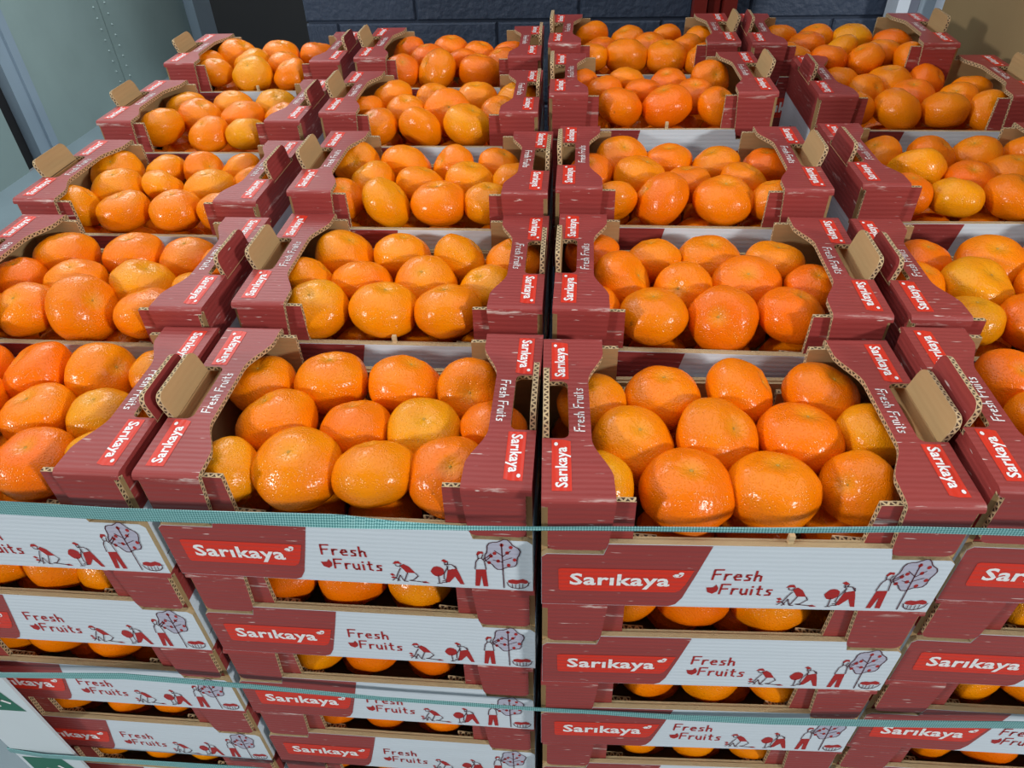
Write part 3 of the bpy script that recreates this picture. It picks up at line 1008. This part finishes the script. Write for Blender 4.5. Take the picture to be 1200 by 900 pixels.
# tangerines showing in the gaps of the front face
for (c, lev), st_ in LOW.items():
    (cx, cy, cz, yaw), fr = TOP[(c, 1)]
    pitch = (cz - BASE) / N_LEV
    zt = cz - (lev - 1) * pitch
    es = [tuple(int(v) / 2000 for v in e.split(',')) for e in st_.split()]
    for k, (lx, rad) in enumerate(es):
        rad = min(rad * 1.12, 0.0350)
        tone = R.choice(['orange', 'deep orange', 'golden orange'])
        o = fruit(cx + lx, cy - 0.0885 + T + rad, zt - 0.046, rad, tone, tilt=R.choice((0.2, 0.4)))
        tag(o, '%s tangerine seen in the front gap, %s from left, %s, %s' % (tone, ORD[k + 1], LEVN[lev], COLN[c]), 'tangerine', 'tangerines showing in the front gaps')
    for ix in range(5):
        low_fruit(low, cx - 0.11 + ix * 0.055 + R.uniform(-.004, .004), cy + 0.012, zt - 0.040, 0.029)
    for ix in range(4):
        low_fruit(low, cx - 0.095 + ix * 0.064 + R.uniform(-.006, .006), cy - 0.042, zt - 0.082, 0.028)
for c in (1, 2, 3, 4):
    (cx, cy, cz, yaw), fr = TOP[(c, 1)]
    pitch = (cz - BASE) / N_LEV
    for lev in range(2, 9):
        if (c, lev) in LOW:
            continue
        for ix in range(4):
            low_fruit(low, cx - 0.095 + ix * 0.063 + R.uniform(-.004, .004), cy - 0.0885 + T + 0.033, cz - (lev - 1) * pitch - 0.045, 0.031)
o = link('lower_tangerines', low.mesh('lower_tangerines', True))
o.color = (0.86, 0.235, 0.001, 1)
tag(o, 'orange tangerines of the lower layers glimpsed between the top fruit', 'tangerines', None, 'stuff')

# ------------------------------------------------------------------ straps
YF = 0.3315


def ribbon(name, pts, label, dz=0.006):
    """pts: x, y, z, face width seen, twist (radians, 0 = flat against the crates)"""
    m = MB()
    P = []
    for k in range(len(pts) - 1):
        a, b = pts[k], pts[k + 1]
        n = 6
        for i in range(n):
            t = i / n
            P.append([a[j] + (b[j] - a[j]) * t for j in range(5)])
    P.append(list(pts[-1]))
    u = 0
    prev = None
    for p in P:
        x, y, z, w, tw = p
        z += dz
        d = Vector((0, math.sin(tw), math.cos(tw)))
        nrm = Vector((0, -math.cos(tw), math.sin(tw))) * 0.0004
        c_ = Vector((x, y, z))
        cur = (c_ - d * w / 2 + nrm, c_ + d * w / 2 + nrm, c_ + d * w / 2 - nrm, c_ - d * w / 2 - nrm)
        if prev:
            L = (Vector(prev[1][0]) - cur[0]).length
            for i, j in ((0, 1), (1, 2), (2, 3), (3, 0)):
                m.face([prev[1][i], cur[i], cur[j], prev[1][j]], M_strap, [(u, 0 if i < 2 else 1), (u + L, 0 if i < 2 else 1), (u + L, w if i == 0 else 0), (u, w if i == 0 else 0)])
            u += L
        prev = (p, cur)
    return tag(link(name, m.mesh(name)), label, 'strap')


yb = YF - 0.004
ribbon('packing_strap', [(-0.646, 1.40, 1.080, .015, 0.0), (-0.646, 0.40, 1.080, .015, 0.0), (-0.640, yb, 1.086, .015, 0.0), (-0.434, yb, 1.089, .015, 0.0), (-0.331, yb, 1.087, .014, 0.0), (-0.23, yb, 1.089, .0115, 0.15), (-0.165, yb, 1.090, .0105, 0.5),
                         (-0.12, yb - .003, 1.092, .006, 1.1), (-0.074, yb - .003, 1.092, .0035, 0.6), (-0.019, yb - .003, 1.095, .003, 0.3), (0.025, yb - .003, 1.098, .0034, 0.2), (0.144, yb - .003, 1.104, .0046, 0.1), (0.229, yb, 1.107, .0055, 0.0), (0.311, yb, 1.109, .0065, 0.0), (0.42, yb, 1.109, .0075, 0.0), (0.60, yb, 1.105, .012, 0.0), (0.606, yb + .01, 1.105, .012, 0.0), (0.606, 0.60, 1.10, .012, 0.0)],
       'teal woven plastic strap stretched across the upper front of the stacks', 0.009)
ribbon('packing_strap', [(-0.646, 0.60, 0.833, .010, 0.0), (-0.644, yb, 0.833, .010, 0.0), (-0.565, yb - .003, 0.833, .009, 0.0), (-0.426, yb, 0.841, .008, 0.2), (-0.296, yb, 0.836, .007, 0.1), (-0.169, yb, 0.828, .0055, 0.1), (-0.017, yb, 0.826, .005, 0.1), (0.039, yb, 0.827, .0055, 0.1), (0.119, yb, 0.827, .008, 0.1), (0.198, yb, 0.831, .010, 0.1), (0.311, yb, 0.841, .012, 0.0), (0.417, yb, 0.853, .012, 0.0), (0.60, yb, 0.853, .012, 0.0), (0.606, 0.50, 0.853, .012, 0.0)],
       'thin teal plastic strap lower on the front, across the third crates down')
ribbon('packing_strap', [(-0.646, 0.60, 0.645, .010, 0.0), (-0.644, yb, 0.645, .010, 0.0), (-0.598, yb - .003, 0.643, .009, 0.0), (-0.355, yb, 0.639, .009, 0.2), (0.0, yb, 0.63, .009, 0.0), (0.60, yb, 0.63, .010, 0.0), (0.606, 0.50, 0.63, .012, 0.0)],
       'lowest teal strap over the white edge board, at the bottom left')

# white edge board at the left front corner
ep = link('edge_board', None, None, (-0.6375, YF - 0.0005, 0.145))
tag(ep, 'white corner edge board with green print on the left front edge of the stack', 'edge board')
m = MB()
x1 = 0.074
prof = [(0, 0), (x1, 0), (x1, 0.692), (x1 - 0.012, 0.70), (0.008, 0.70), (0, 0.69)]
m.sheet([prof], 0.0028, lambda a, b, d: (a, d - 0.003, b), M_post, M_post, M_post)
m.box(-0.003, -0.003, 0, 0.0, 0.075, 0.69, M_post)
link('angle_board', m.mesh('angle_board'), ep)
m = MB()
fe = lambda a, b, d: (a, -0.003 + d, b)
for zt in (0.610, 0.430):
    m = MB()
    m.poly([(0.002, zt), (x1 - 0.018, zt), (x1 - 0.008, zt + 0.055), (x1 - 0.008, zt + 0.085), (0.002, zt + 0.085)] if False else [(0.002, zt), (x1 - 0.008, zt), (x1 - 0.022, zt + 0.06), (0.002, zt + 0.06)], fe, M_greenink, 0.0003)
    m.stroke([(0.014, zt + 0.010), (0.022, zt + 0.030), (0.034, zt + 0.026), (0.040, zt + 0.010)], 0.005, fe, M_letter, 0.0006)
    m.stroke([(0.040, zt + 0.040), (0.048, zt + 0.024), (0.056, zt + 0.018)], 0.004, fe, M_letter, 0.0006)
    link('green_print', m.mesh('green_print'), ep)
